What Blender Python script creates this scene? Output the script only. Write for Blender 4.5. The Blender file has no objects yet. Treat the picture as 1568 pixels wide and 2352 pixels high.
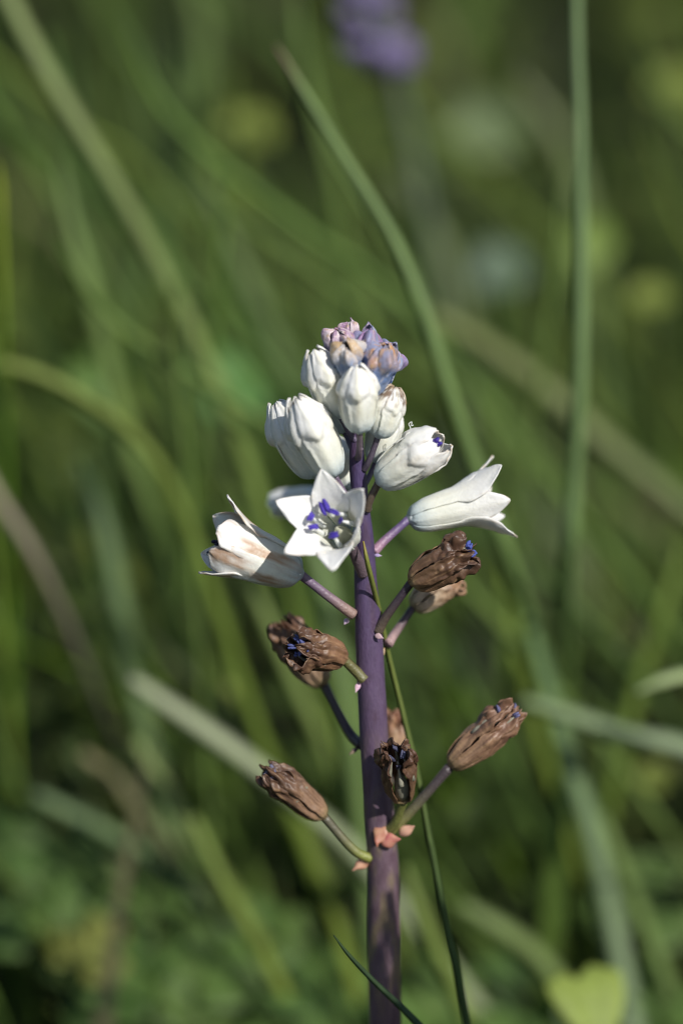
import bpy, math, random
import numpy as np
from mathutils import Vector, Matrix, noise

# ------------------------------------------------------------------ camera, sky, sun, exposure
SC = bpy.context.scene
COL = SC.collection
PITCH = math.radians(20)
DIST = 0.361                      # camera to flower, metres
AIM = Vector((0, 0, 0.15))        # the middle of the picture, on the flower
FW = Vector((0, math.cos(PITCH), -math.sin(PITCH)))
RT = Vector((1, 0, 0))
UP = Vector((0, math.sin(PITCH), math.cos(PITCH)))
CAM = AIM - FW * DIST

cd = bpy.data.cameras.new('camera')
cam = bpy.data.objects.new('camera', cd)
COL.objects.link(cam)
cam.location = CAM
cam.rotation_euler = (math.pi / 2 - PITCH, 0, 0)
cd.sensor_fit = 'VERTICAL'
cd.sensor_height = 36
cd.sensor_width = 24
cd.lens = 100
cd.clip_start = 0.01
cd.clip_end = 2000
cd.dof.use_dof = True
cd.dof.focus_distance = DIST - 0.003
cd.dof.aperture_fstop = 6.8
SC.camera = cam

SUN_EL, SUN_AZ = math.radians(41), math.radians(40)   # azimuth from behind the camera towards its right
sun_vec = Vector((math.cos(SUN_EL) * math.sin(SUN_AZ), -math.cos(SUN_EL) * math.cos(SUN_AZ), math.sin(SUN_EL)))
world = bpy.data.worlds.new('World')
SC.world = world
world.use_nodes = True
wn = world.node_tree
bg = wn.nodes['Background']
sky = wn.nodes.new('ShaderNodeTexSky')
sky.sky_type = 'NISHITA'
sky.sun_disc = False
sky.sun_elevation = SUN_EL
sky.sun_rotation = math.atan2(sun_vec.x, sun_vec.y)
wn.links.new(sky.outputs[0], bg.inputs[0])
bg.inputs[1].default_value = 0.09
sl = bpy.data.lights.new('sun', 'SUN')
sl.energy = 4.3
sl.angle = math.radians(0.53)
sl.color = (1.0, 0.97, 0.92)
so = bpy.data.objects.new('sun', sl)
COL.objects.link(so)
so.rotation_euler = sun_vec.to_track_quat('Z', 'Y').to_euler()
SC.view_settings.view_transform = 'Standard'
SC.view_settings.look = 'None'
SC.view_settings.exposure = 0.0
SC.view_settings.gamma = 1.0
SC.view_settings.use_curve_mapping = False
SC.render.engine = 'CYCLES'
SC.cycles.use_denoising = True
SC.cycles.max_bounces = 6
SC.cycles.pixel_filter_type = 'BLACKMAN_HARRIS'
SC.cycles.filter_width = 1.15
SC.cycles.transparent_max_bounces = 4

# ------------------------------------------------------------------ helpers
K = 0.130 / 2352                  # metres for one unit of the layout grid at the flower
rnd = random.Random(7)


def P(px, py, d=0.0):
    """a place in the meadow: grid position and distance (mm) behind the flower"""
    z = DIST + d * 0.001
    s = K * z / DIST
    return CAM + FW * z + RT * ((px - 784) * s) + UP * ((1176 - py) * s)


def ds(py):
    """depth (mm) of the flower stem, which leans slightly away at the top"""
    return (py - 1250) * K * 1000 * math.tan(math.radians(12))


def sstep(a, b, x):
    t = min(1, max(0, (x - a) / (b - a))) if a != b else float(x > a)
    return t * t * (3 - 2 * t)


def mix(a, b, t):
    return tuple(x + (y - x) * t for x, y in zip(a, b))


def nz(x, y, z=0.0):
    return noise.noise(Vector((x, y, z)))


ORG = {}


def empty(name, loc, label=None, cat=None, group=None, parent=None):
    o = bpy.data.objects.new(name, None)
    COL.objects.link(o)
    o.empty_display_size = 0.01
    ORG[o] = Vector(loc)
    o.location = Vector(loc) - (ORG[parent] if parent else Vector())
    if parent:
        o.parent = parent
    tag(o, label, cat, group)
    return o


def tag(o, label=None, cat=None, group=None, kind=None):
    if label:
        o['label'] = label
    if cat:
        o['category'] = cat
    if group:
        o['group'] = group
    if kind:
        o['kind'] = kind
    return o


def mk(name, verts, faces, mat, parent=None, org=None, cols=None, solid=0.0, sub=0, smooth=True):
    verts = [Vector(v) for v in verts]
    if org is None:
        org = sum(verts, Vector()) / len(verts)
    org = Vector(org)
    me = bpy.data.meshes.new(name)
    me.from_pydata([tuple(v - org) for v in verts], [], faces)
    if cols is not None:
        at = me.color_attributes.new('Col', 'FLOAT_COLOR', 'POINT')
        at.data.foreach_set('color', np.array([(c[0], c[1], c[2], 1.0) for c in cols], dtype=np.float32).ravel())
    if smooth:
        me.polygons.foreach_set('use_smooth', [True] * len(me.polygons))
    me.materials.append(mat)
    me.update()
    o = bpy.data.objects.new(name, me)
    COL.objects.link(o)
    ORG[o] = org
    o.location = org - (ORG[parent] if parent else Vector())
    if parent:
        o.parent = parent
    if solid:
        m = o.modifiers.new('thickness', 'SOLIDIFY')
        m.thickness = solid
        m.offset = 0
    if sub:
        m = o.modifiers.new('smooth', 'SUBSURF')
        m.levels = m.render_levels = sub
    return o


def spline(pts, n):
    """Catmull-Rom through points (tuples of any length)"""
    pts = [tuple(p) for p in pts]
    if len(pts) == 2:
        return [mix(pts[0], pts[1], i / (n - 1)) for i in range(n)]
    ext = [tuple(2 * a - b for a, b in zip(pts[0], pts[1]))] + pts + [tuple(2 * a - b for a, b in zip(pts[-1], pts[-2]))]
    out = []
    m = len(pts) - 1
    for i in range(n):
        g = i / (n - 1) * m
        k = min(int(g), m - 1)
        t = g - k
        a, b, c, d = ext[k:k + 4]
        out.append(tuple(0.5 * (2 * q + (r - p) * t + (2 * p - 5 * q + 4 * r - s) * t * t + (3 * q - p - 3 * r + s) * t ** 3)
                         for p, q, r, s in zip(a, b, c, d)))
    return out


def tube_geo(path, radii, seg=12, lump=0.0, seed=0.0, cap=True):
    V, F = [], []
    n = len(path)
    path = [Vector(p) for p in path]
    ref = None
    for i, p in enumerate(path):
        t = (path[min(i + 1, n - 1)] - path[max(i - 1, 0)]).normalized()
        if ref is None:
            ref = t.orthogonal().normalized()
        ref = (ref - t * ref.dot(t)).normalized()
        b = t.cross(ref)
        for k in range(seg):
            a = 2 * math.pi * k / seg
            r = radii[i]
            if lump:
                r *= 1 + lump * nz(math.cos(a) * 1.3 + seed, math.sin(a) * 1.3, i * 0.12)
            V.append(p + (ref * math.cos(a) + b * math.sin(a)) * r)
    for i in range(n - 1):
        for k in range(seg):
            a, b2 = i * seg + k, i * seg + (k + 1) % seg
            F.append((a, b2, b2 + seg, a + seg))
    if cap:
        F.append(tuple(range(seg - 1, -1, -1)))
        F.append(tuple(range((n - 1) * seg, n * seg)))
    return V, F


def ell_geo(c, ax, rx, side, ry, rz, nu=10, nvv=7):
    """ellipsoid: half length rx along ax, ry along side, rz along the third axis"""
    ax = ax.normalized()
    side = (side - ax * side.dot(ax)).normalized()
    th = ax.cross(side)
    V, F = [c - ax * rx], []
    for i in range(1, nvv):
        a = math.pi * i / nvv
        for k in range(nu):
            b = 2 * math.pi * k / nu
            V.append(c - ax * (rx * math.cos(a)) + side * (ry * math.sin(a) * math.cos(b)) + th * (rz * math.sin(a) * math.sin(b)))
    V.append(c + ax * rx)
    for k in range(nu):
        F.append((0, 1 + (k + 1) % nu, 1 + k))
        e = 1 + (nvv - 2) * nu
        F.append((e + k, e + (k + 1) % nu, len(V) - 1))
    for i in range(nvv - 2):
        for k in range(nu):
            a, b = 1 + i * nu + k, 1 + i * nu + (k + 1) % nu
            F.append((a, b, b + nu, a + nu))
    return V, F


def join(*geos):
    V, F = [], []
    for v, f in geos:
        o = len(V)
        V += list(v)
        F += [tuple(i + o for i in q) for q in f]
    return V, F


# ------------------------------------------------------------------ materials
def material(name, base=None, attr=False, rough=0.5, spec=0.4, var=0.15, nscale=900, bump=0.0, bscale=2500, transl=0.0,
             sss=0.0, sssr=0.0006, stretch=(1, 1, 1), base2=None, sheen=0.0):
    m = bpy.data.materials.new(name)
    m.use_nodes = True
    nt = m.node_tree
    N, Lk = nt.nodes, nt.links
    b = N['Principled BSDF']
    out = N['Material Output']
    tc = N.new('ShaderNodeTexCoord')
    mp = N.new('ShaderNodeMapping')
    mp.inputs['Scale'].default_value = stretch
    Lk.new(tc.outputs['Object'], mp.inputs[0])
    n1 = N.new('ShaderNodeTexNoise')
    n1.inputs['Scale'].default_value = nscale
    n1.inputs['Detail'].default_value = 6
    n1.inputs['Roughness'].default_value = 0.65
    Lk.new(mp.outputs[0], n1.inputs['Vector'])
    if attr:
        a = N.new('ShaderNodeAttribute')
        a.attribute_name = 'Col'
        src = a.outputs['Color']
    else:
        rgb = N.new('ShaderNodeRGB')
        rgb.outputs[0].default_value = (*base, 1)
        src = rgb.outputs[0]
    if base2:
        cr = N.new('ShaderNodeValToRGB')
        cr.color_ramp.elements[0].position = 0.47
        cr.color_ramp.elements[1].position = 0.66
        Lk.new(n1.outputs['Fac'], cr.inputs[0])
        mm = N.new('ShaderNodeMix')
        mm.data_type = 'RGBA'
        Lk.new(cr.outputs[0], mm.inputs[0])
        Lk.new(src, mm.inputs[6])
        mm.inputs[7].default_value = (*base2, 1)
        src = mm.outputs[2]
    mr = N.new('ShaderNodeMapRange')
    mr.inputs[1].default_value = 0.25
    mr.inputs[2].default_value = 0.75
    mr.inputs[3].default_value = 1 - var
    mr.inputs[4].default_value = 1 + var
    Lk.new(n1.outputs['Fac'], mr.inputs[0])
    vm = N.new('ShaderNodeVectorMath')
    vm.operation = 'SCALE'
    Lk.new(src, vm.inputs[0])
    Lk.new(mr.outputs[0], vm.inputs['Scale'])
    Lk.new(vm.outputs[0], b.inputs['Base Color'])
    b.inputs['Roughness'].default_value = rough
    b.inputs['Specular IOR Level'].default_value = spec
    if sheen:
        b.inputs['Sheen Weight'].default_value = sheen
        b.inputs['Sheen Roughness'].default_value = 0.4
    if sss:
        b.inputs['Subsurface Weight'].default_value = sss
        b.inputs['Subsurface Radius'].default_value = (1.0, 0.9, 0.75)
        b.inputs['Subsurface Scale'].default_value = sssr
    if bump:
        n2 = N.new('ShaderNodeTexNoise')
        n2.inputs['Scale'].default_value = bscale
        n2.inputs['Detail'].default_value = 4
        Lk.new(mp.outputs[0], n2.inputs['Vector'])
        bp = N.new('ShaderNodeBump')
        bp.inputs['Strength'].default_value = bump
        bp.inputs['Distance'].default_value = 0.0003
        Lk.new(n2.outputs['Fac'], bp.inputs['Height'])
        Lk.new(bp.outputs[0], b.inputs['Normal'])
    if transl:
        tr = N.new('ShaderNodeBsdfTranslucent')
        Lk.new(vm.outputs[0], tr.inputs['Color'])
        ms = N.new('ShaderNodeMixShader')
        ms.inputs[0].default_value = transl
        Lk.new(b.outputs[0], ms.inputs[1])
        Lk.new(tr.outputs[0], ms.inputs[2])
        Lk.new(ms.outputs[0], out.inputs['Surface'])
    return m


M = {}
M['petal'] = material('petal', attr=True, rough=0.40, spec=0.4, var=0.05, nscale=1400, bump=0.25, bscale=3000, sss=0.2, sssr=0.0004, transl=0.16)
M['bud'] = material('bud', attr=True, rough=0.38, spec=0.5, var=0.10, nscale=1600, bump=0.6, bscale=2200, sss=0.25, sssr=0.0004)
M['dry'] = material('dry_petal', attr=True, rough=0.45, spec=0.5, var=0.28, nscale=1300, bump=0.45, bscale=1500, transl=0.08)
M['stem'] = material('stem', attr=True, rough=0.45, spec=0.4, var=0.22, nscale=1500, bump=0.35, bscale=4500, stretch=(1, 1, 0.3))
M['pedicel'] = material('pedicel', attr=True, rough=0.38, spec=0.5, var=0.22, nscale=1600, bump=0.4, bscale=4000)
M['anther'] = material('anther', attr=True, rough=0.5, spec=0.4, var=0.25, nscale=2500, bump=0.6, bscale=5000)
M['filament'] = material('filament', base=(0.80, 0.82, 0.78), rough=0.5, sss=0.2, sssr=0.0003, var=0.06)
M['ovary'] = material('ovary', base=(0.50, 0.50, 0.38), rough=0.45, var=0.1)
M['dull'] = material('dull_ovary', base=(0.26, 0.25, 0.19), rough=0.5, var=0.25, nscale=1800)
M['bract'] = material('bract', attr=True, rough=0.45, var=0.12, nscale=1500, sss=0.2, sssr=0.0004)
M['blade'] = material('grass_blade', attr=True, rough=0.5, spec=0.25, var=0.14, nscale=260, bump=0.25, bscale=900, transl=0.25, stretch=(3, 3, 0.4))
M['grass'] = material('grass', attr=True, rough=0.5, spec=0.2, var=0.10, nscale=120, transl=0.2)
M['leaf'] = material('leaf', attr=True, rough=0.5, spec=0.25, var=0.18, nscale=300, bump=0.3, bscale=700, transl=0.25)
M['yellow'] = material('yellow_petal', base=(0.22, 0.27, 0.05), rough=0.5, var=0.15, transl=0.2)
M['violet'] = material('violet_petal', attr=True, rough=0.5, var=0.15, transl=0.15)
M['soil'] = material('soil', base=(0.020, 0.019, 0.011), base2=(0.030, 0.042, 0.013), rough=0.95, spec=0.1, var=0.4, nscale=35, bump=0.8, bscale=90)

# ------------------------------------------------------------------ ground
gn = 60
gx = np.sign(np.linspace(-1, 1, gn)) * np.abs(np.linspace(-1, 1, gn)) ** 4 * 400
GV, GF = [], []
for j in range(gn):
    for i in range(gn):
        x, y = gx[i], gx[j]
        GV.append((x, y, 0.006 * nz(x * 9, y * 9) if abs(x) < 6 and abs(y) < 6 else 0.0))
for j in range(gn - 1):
    for i in range(gn - 1):
        a = j * gn + i
        GF.append((a, a + 1, a + gn + 1, a + gn))
tag(mk('ground', GV, GF, M['soil'], org=(0, 0, 0)), kind='structure')

# ------------------------------------------------------------------ flower spike
STEM = [(814, 905, 16), (817, 960, 26), (818, 1010, 31), (821, 1080, 37), (829, 1160, 38), (836, 1240, 44), (839, 1330, 52), (845, 1430, 62),
        (850, 1540, 66), (856, 1650, 67), (864, 1780, 68), (871, 1880, 71), (879, 1990, 74), (881, 2120, 77), (884, 2352, 78)]
low = P(884, 2352, ds(2352))
foot = Vector((low.x + 0.002, low.y + 0.004, -0.004))
plant = empty('flowering_plant', (foot.x, foot.y, 0), 'upright flower spike with white bells, bluish buds and withered brown flowers on a purple stem', 'flower')

pth = [(*P(x, y, ds(y)), w * K * 0.5) for x, y, w in STEM]
pth += [(*low.lerp(foot, 0.5), 39 * K), (*foot, 40 * K)]
pp = spline(pth, 150)
V, F = tube_geo([p[:3] for p in pp], [p[3] for p in pp], seg=28, lump=0.045)
zc = [(p[2]) for p in pp]


def stem_col(v):
    h = v[2]
    a = sstep(0.132, 0.098, h)
    c = mix((0.100, 0.066, 0.122), (0.135, 0.088, 0.105), a)
    m = nz(v[0] * 900, v[1] * 900, v[2] * 260)
    m2 = nz(v[0] * 1500 + 9, v[1] * 1500, v[2] * 500)
    c = mix(c, (0.058, 0.040, 0.112), sstep(0.125, 0.158, h) * 0.85)
    c = mix(c, (0.20, 0.16, 0.07), a * sstep(-0.05, 0.45, m + 0.35 * m2) * 0.6)
    c = mix(c, (0.07, 0.035, 0.05), sstep(0.15, 0.5, -m + 0.3 * m2) * 0.45)
    return c


mk('stem', V, F, M['stem'], plant, org=plant.location, cols=[stem_col(v) for v in V])

VK = [0, .03, .10, .22, .40, .58, .70, .80, .89, .96, 1.0]
ZC = [0, .01, .06, .17, .37, .56, .69, .80, .895, .965, 1.0]
RC = [.10, .36, .62, .82, .97, 1.0, .94, .82, .63, .40, .20]
ZO = [0, .01, .06, .17, .37, .57, .70, .82, .92, 1.0, 1.03]
RO = [.10, .36, .62, .80, .92, 1.03, 1.22, 1.50, 1.80, 2.06, 2.20]


def prof(v, f):
    zc_, rc_ = np.interp(v, VK, ZC), np.interp(v, VK, RC)
    zo, ro = np.interp(v, VK, ZO), np.interp(v, VK, RO)
    return zc_ + (zo - zc_) * f, max(0.05, rc_ + (ro - rc_) * f)


# smooth the profile tables once
_vs = np.linspace(0, 1, 81)


def smooth_tab(f):
    t = np.array([prof(v, f) for v in _vs])
    k = np.array([1, 2, 3, 2, 1]) / 9
    for _ in range(2):
        q = np.vstack([t[:1], t[:1], t, t[-1:], t[-1:]])
        s = np.stack([np.convolve(q[:, c], k, 'valid') for c in (0, 1)], 1)
        s[0], s[-1] = t[0], t[-1]
        t = s
    return t


def petal_white(u, v, seed, o):
    base = mix((0.52, 0.63, 0.67), (0.84, 0.84, 0.73), sstep(0.0, 0.36, v))
    c = mix(base, (0.92, 0.905, 0.86), sstep(0.35, 0.8, v))
    c = mix(c, (0.82, 0.78, 0.56), 0.5 * math.exp(-(u / 0.28) ** 2) * sstep(0.2, 0.5, v) * o.get('cream', 0.5))
    n = nz(u * 1.1 + seed, v * 2.6, seed)
    n2 = nz(u * 5 + seed, v * 12, seed + 4)
    st = o.get('stain', 0.1)
    vein = math.exp(-(u / 0.22) ** 2) + 0.7 * math.exp(-((abs(u) - 0.55) / 0.15) ** 2)
    c = mix(c, (0.46, 0.24, 0.11), min(0.8, st * (0.7 * vein + 0.3 * st) * sstep(-0.15, 0.65, n + 0.22 * n2) * (0.3 + 0.7 * sstep(0.15, 0.5, v)) * (1 - 0.5 * sstep(.9, 1, v))))
    tb = o.get('tipbrown', 0.0)
    if tb:
        c = mix(c, (0.16, 0.085, 0.04), tb * sstep(0.70, 0.84, v + 0.12 * n2) * sstep(-0.25, 0.15, n2 + 0.3 * math.sin(seed)))
    edge = sstep(0.78, 1.0, abs(u)) * sstep(0.55, 0.8, v) + sstep(0.955, 1.0, v)
    c = mix(c, (0.52, 0.36, 0.20), min(1, edge) * sstep(0.1, 0.6, n2 + o.get('edge', 0.0)) * 0.7)
    return c


PAL = {  # base, middle, tip, second tip
    'pink': ((0.24, 0.27, 0.38), (0.13, 0.11, 0.22), (0.30, 0.17, 0.28), (0.66, 0.54, 0.55)),
    'cream': ((0.44, 0.48, 0.52), (0.20, 0.28, 0.45), (0.54, 0.50, 0.47), (0.52, 0.36, 0.20)),
    'blue': ((0.28, 0.33, 0.44), (0.09, 0.14, 0.29), (0.24, 0.27, 0.40), (0.34, 0.20, 0.36)),
    'orange': ((0.28, 0.34, 0.43), (0.12, 0.18, 0.34), (0.26, 0.28, 0.41), (0.52, 0.25, 0.08)),
}


def petal_bud(u, v, seed, o):
    p = PAL[o['pal']]
    n = nz(u * 1.2 + seed, v * 4, seed)
    n2 = nz(u * 3 + seed, v * 9, seed + 7)
    vv = v + 0.16 * n
    c = mix(p[0], p[1], sstep(0.1, 0.5, vv))
    c = mix(c, mix(p[2], p[3], sstep(-0.15, 0.25, n2 + 0.5 * math.sin(seed * 3.1))), sstep(0.55, 0.85, vv))
    c = mix(c, (0.60, 0.58, 0.60), 0.45 * sstep(0.1, 0.5, n2))
    cu, cv = 0.3 * math.sin(seed * 5), 0.76 + 0.09 * math.sin(seed * 2.3)
    c = mix(c, mix(p[2], p[3], 0.5 + 0.5 * math.sin(seed * 7)), 0.75 * math.exp(-((u - cu) / 0.6) ** 2 - ((v - cv - 0.03) / 0.11) ** 2))
    c = mix(c, (0.46, 0.28, 0.10), sstep(0.25, 0.55, nz(u * 4 + 3, v * 14, seed)) * sstep(0.5, 0.7, v) * 0.7)
    return c


def petal_dry(u, v, seed, o):
    d0, d1 = o.get('c0', (0.26, 0.140, 0.075)), o.get('c1', (0.10, 0.052, 0.032))
    n = nz(u * 2.0 + seed, v * 3, seed)
    n2 = 0.75 * nz(u * 6 + seed, v * 5, seed + 4) + 0.25 * nz(u * 9 + seed, v * 16, seed + 4)
    c = mix(d0, d1, sstep(0.1, 0.9, v + 0.3 * n))
    c = mix(c, (0.40, 0.25, 0.13), sstep(0.1, 0.5, n2) * 0.5)
    c = mix(c, (0.06, 0.032, 0.022), sstep(0.12, 0.5, -n2 + 0.3 * n) * 0.45)
    c = mix(c, (0.34, 0.27, 0.13), (1 - sstep(0.0, 0.22, v)) * 0.7)
    return c


def tepal(L, R, phi, f, seed, o):
    nv, nu = 40, 16
    dry = o['kind'] == 'dry'
    crest = o.get('crest', 0.0)
    amp = o.get('amp', 0.025)
    tab = smooth_tab(f)
    colf = {'white': petal_white, 'bud': petal_bud, 'dry': petal_dry}[o['kind']]
    inner = o['inner']
    V, C = [], []
    lw = o.get('lobe', 0.62)
    for j in range(nv + 1):
        v = j / nv
        i = v * 80
        z0, r0 = tab[min(80, int(i))] * (1 - (i - int(i))) + tab[min(80, int(i) + 1)] * (i - int(i))
        a, b = tab[max(0, int(i) - 2)], tab[min(80, int(i) + 2)]
        dz, dr = (b[0] - a[0]) * L, (b[1] - a[1]) * R
        ln = math.hypot(dz, dr) + 1e-9
        nr, nzv = dz / ln, -dr / ln
        r = r0 * R * (0.965 if inner else 1.035)
        z = z0 * L + (o.get('nub', 0.0) * L * sstep(0.86, 1.0, v) * (0.4 if inner else 1.0))
        s = max(0, (v - 0.52) / 0.48)
        fo = max(0.0, min(1.4, f))
        hw = lw * min(r, R * 1.02) if s == 0 else lw * R * (1 + 0.9 * fo * math.sin(math.pi * s ** 0.9)) * max(0.0, 1 - s ** 2.8) ** 0.64
        if s > 0 and f < 0.5:
            hw = min(max(hw, lw * r * 1.15 * (1 - sstep(0.9, 1.0, v) * 0.7)), lw * r * 1.2 + 0.02 * R + fo * R)
        if dry:
            hw *= 0.80 + 0.28 * nz(v * 5, seed * 2.3)
        hw = max(hw, 0.015 * R)
        rcv = r + (2.0 * R - r) * min(1, fo * 1.2) * sstep(0, 0.5, s)
        rcv = max(rcv, hw * 0.75, 0.1 * R)
        for k in range(nu + 1):
            u = -1 + 2 * k / nu
            hh = hw * (1 + (0.16 if dry else 0.06) * nz(v * 12, seed + (5 if u > 0 else 0)) * abs(u))
            al = hh * u / rcv
            disp = amp * R * (nz(u * 1.6 + seed, v * 4.5, seed) + 0.5 * nz(u * 3 + seed, v * 11, seed + 3))
            disp += 0.03 * R * math.exp(-(u / 0.22) ** 2) * (1 - fo)          # keel along the middle vein
            if crest:
                oc = crest * (0.6 if inner else 1.0)
                v0 = 0.55 + 0.13 * abs(u) + 0.04 * nz(u * 4, seed)
                m = sstep(v0, v0 + 0.055, v) * (1 - 0.75 * sstep(0.66, 0.98, v)) * (1 - 0.55 * u * u)
                disp += oc * R * 0.21 * m
                disp += oc * 0.055 * R * nz(u * 2.6 + seed, v * 13, seed) * sstep(0.5, 0.70, v)
                disp -= 0.05 * R * math.exp(-((abs(u) - 0.62) / 0.18) ** 2) * sstep(0.1, 0.4, v) * (1 - sstep(0.6, 0.8, v))
                bl = o.get('blob', 0.0)
                if bl:
                    cu, cv = 0.3 * math.sin(seed * 5), 0.76 + 0.09 * math.sin(seed * 2.3)
                    disp += bl * R * (0.45 if inner else 1.0) * math.exp(-((u - cu) / 0.55) ** 2 - ((v - cv) / 0.12) ** 2)
            if dry:
                disp += o.get('ridge', 0.05) * R * math.sin(3.6 * u + seed + 3.5 * nz(seed, v * 3)) * sstep(0.03, 0.25, v)
                disp += 0.50 * R * (nz(seed * 1.7, v * 6, u * 1.3) + 0.6 * nz(seed * 2.7, v * 13, u * 2.5)) * sstep(0.38, 0.9, v)
            else:
                disp += (0.05 + 0.06 * fo) * R * nz(v * 12 + seed, u * 2, 2 * seed) * abs(u) ** 2 * sstep(0.5, 0.8, v)   # wavy margin
            w = disp - rcv * (1 - math.cos(al))
            tang = rcv * math.sin(al)
            rad, zz = r + nr * w, z + nzv * w
            ph = phi + (0.25 * nz(seed, v * 2.5) * sstep(0.4, 1, v) if dry else 0)
            x = rad * math.cos(ph) - tang * math.sin(ph)
            y = rad * math.sin(ph) + tang * math.cos(ph)
            V.append(Vector((x, y, zz)))
            C.append(colf(u, v, seed, o))
    F = []
    for j in range(nv):
        for k in range(nu):
            a = j * (nu + 1) + k
            F.append((a, a + 1, a + nu + 2, a + nu + 1))
    return V, F, C


def anther_geo(c, ax, side, L=0.0013, W=0.00045):
    ax = ax.normalized()
    side = (side - ax * side.dot(ax)).normalized()
    return join(ell_geo(c + side * W * 0.42, ax, L * 0.5, side, W * 0.52, W * 0.6, 8, 6),
                ell_geo(c - side * W * 0.42 + ax * L * 0.05, ax, L * 0.5, side, W * 0.52, W * 0.6, 8, 6))


def frame_of(axis):
    ref = -FW if abs(axis.dot(FW)) < 0.72 else RT
    x = (ref - axis * ref.dot(axis)).normalized()
    return Matrix((x, axis.cross(x), axis)).transposed()


def flower(base, tip, width, kind, ped, flares=0.0, roll=0.0, label=None, pr=7, pcol=None, anthers=None, acol=(0.045, 0.03, 0.22), bend=0.0,
           pistil=False, warp=0.05, seed=None, pcol2=None, name='flower', **o):
    """one bell on its stalk; base, tip and ped are (grid x, grid y, depth mm relative to the stem)"""
    global FSEED
    FSEED += 1.37
    sd = FSEED if seed is None else seed
    B = P(base[0], base[1], ds(base[1]) + base[2])
    T = P(tip[0], tip[1], ds(tip[1]) + tip[2])
    ax = (T - B)
    L = ax.length
    ax.normalize()
    R = width * 0.5 * K
    fr = frame_of(ax)
    o['kind'] = kind
    mat = {'white': M['petal'], 'bud': M['bud'], 'dry': M['dry']}[kind]

    def place(p):
        q = Vector(p)
        wv = noise.noise_vector(Vector((q.x / R * 0.55 + sd, q.y / R * 0.55, q.z / R * 0.55))) * (warp * R) * sstep(0, 0.25, q.z / L)
        q = q + wv
        return B + fr @ q

    # the cup where the petals join, on top of the stalk
    cup = [B + ax * t for t in (-0.10 * R, 0.02 * R, 0.10 * R, 0.16 * R)]
    V, F = tube_geo(cup, [pr * K * 0.95, R * 0.30, R * 0.42, R * 0.30], 14)
    c0 = {'white': (0.52, 0.58, 0.60), 'bud': (0.4, 0.42, 0.5), 'dry': (0.20, 0.14, 0.07)}[kind]
    fl = mk(name, V, F, mat, plant, org=B, cols=[c0] * len(V))
    if label:
        fl['label'] = label
    # stalk
    if ped:
        S = P(ped[0], ped[1], ds(ped[1]) + ped[2])
        mid = (S + B) * 0.5 + UP * (-0.05 + bend) * (B - S).length - ax * 0.12 * (B - S).length
        pts = spline([tuple(S), tuple(mid), tuple(B - ax * 0.02 * R)], 22)
        V, F = tube_geo(pts, [pr * K * (1.18 - 0.30 * i / 21 + 0.12 * sstep(17, 21, i)) for i in range(22)], 12, lump=0.06, seed=sd)
        c1 = pcol or (0.10, 0.075, 0.13)
        c2 = pcol2 or c1
        cs = []
        for i in range(22):
            for k in range(12):
                cs.append(mix(c1, c2, sstep(3, 19, i)))
        mk('pedicel', V, F, M['pedicel'], fl, cols=cs)
    # six petals, three outer and three inner
    fs = flares if isinstance(flares, (list, tuple)) else [flares] * 6
    skip = o.get('skip', ())
    for i in range(6):
        if i in skip:
            continue
        o['inner'] = i % 2 == 1
        f = fs[i] + (0.06 if kind != 'dry' else 0.16) * nz(sd * 3, i * 2.7)
        kL = 1 + (0.16 if kind == 'bud' else 0.05) * nz(sd, i * 5.1)
        V, F, C = tepal(L * kL, R, math.radians(roll + 60 * i), f, sd * 2.1 + i * 3.3, o)
        mk('petal', [place(v) for v in V], F, mat, fl, cols=C, solid=0.00016 if kind != 'dry' else 0.00012)
    # stamens
    if anthers:
        for i, (ph, rr, zz, tilt, *siz) in enumerate(anthers):
            ph = math.radians(ph)
            rad = Vector((math.cos(ph), math.sin(ph), 0))
            tng = Vector((-math.sin(ph), math.cos(ph), 0))
            p = rad * rr * R + Vector((0, 0, zz * L))
            a = (Vector((0, 0, 1)) * math.cos(math.radians(tilt)) + (tng if i % 2 else rad) * math.sin(math.radians(tilt)))
            sc = o.get('asize', 1.0) * (0.85 + 0.3 * abs(nz(sd, i * 7.7)))
            al_, aw_ = siz or (0.00145 * sc, 0.00050 * sc)
            V, F = anther_geo(B + fr @ p, fr @ a, fr @ (tng if i % 2 == 0 else rad), al_, aw_)
            V = [v + noise.noise_vector(v * 1500 + Vector((sd, i, 0))) * 0.00016 for v in V]
            cc = mix(acol, tuple(min(0.5, q * 1.7 + 0.01) for q in acol), 0.5 + 0.5 * nz(i * 3.3, sd))
            mk('anther', V, F, M['anther'], fl, cols=[cc] * len(V))
            q = rad * 0.82 * R + Vector((0, 0, 0.45 * L))
            V, F = tube_geo(spline([tuple(B + fr @ q), tuple(B + fr @ (p * 0.5 + q * 0.5)), tuple(B + fr @ p)], 6),
                            [0.00036, 0.00034, 0.00028, 0.00022, 0.00015, 0.00010], 8)
            mk('filament', V, F, M['dull'] if kind == 'dry' else M['filament'], fl)
    if pistil:
        zt = pistil
        V, F = tube_geo([B + fr @ Vector((0, 0, L * t)) for t in (0.05, 0.15, 0.3, 0.42, 0.5, 0.55, 0.65, zt)],
                        [R * 0.3, R * 0.42, R * 0.4, R * 0.30, R * 0.16, R * 0.10, R * 0.08, R * 0.05], 12)
        mk('pistil', V, F, M['dull'] if kind == 'dry' else M['ovary'], fl)
    return fl


FSEED = 0.4
PURPLE, PINKISH, GREEN, DARK = (0.085, 0.060, 0.125), (0.26, 0.15, 0.20), (0.24, 0.26, 0.06), (0.045, 0.032, 0.045)
BROWN = (0.10, 0.075, 0.055)
six = lambda r, z, t, off=0, n=6: [(off + 360 / n * i, r, z, t) for i in range(n)]

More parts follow.
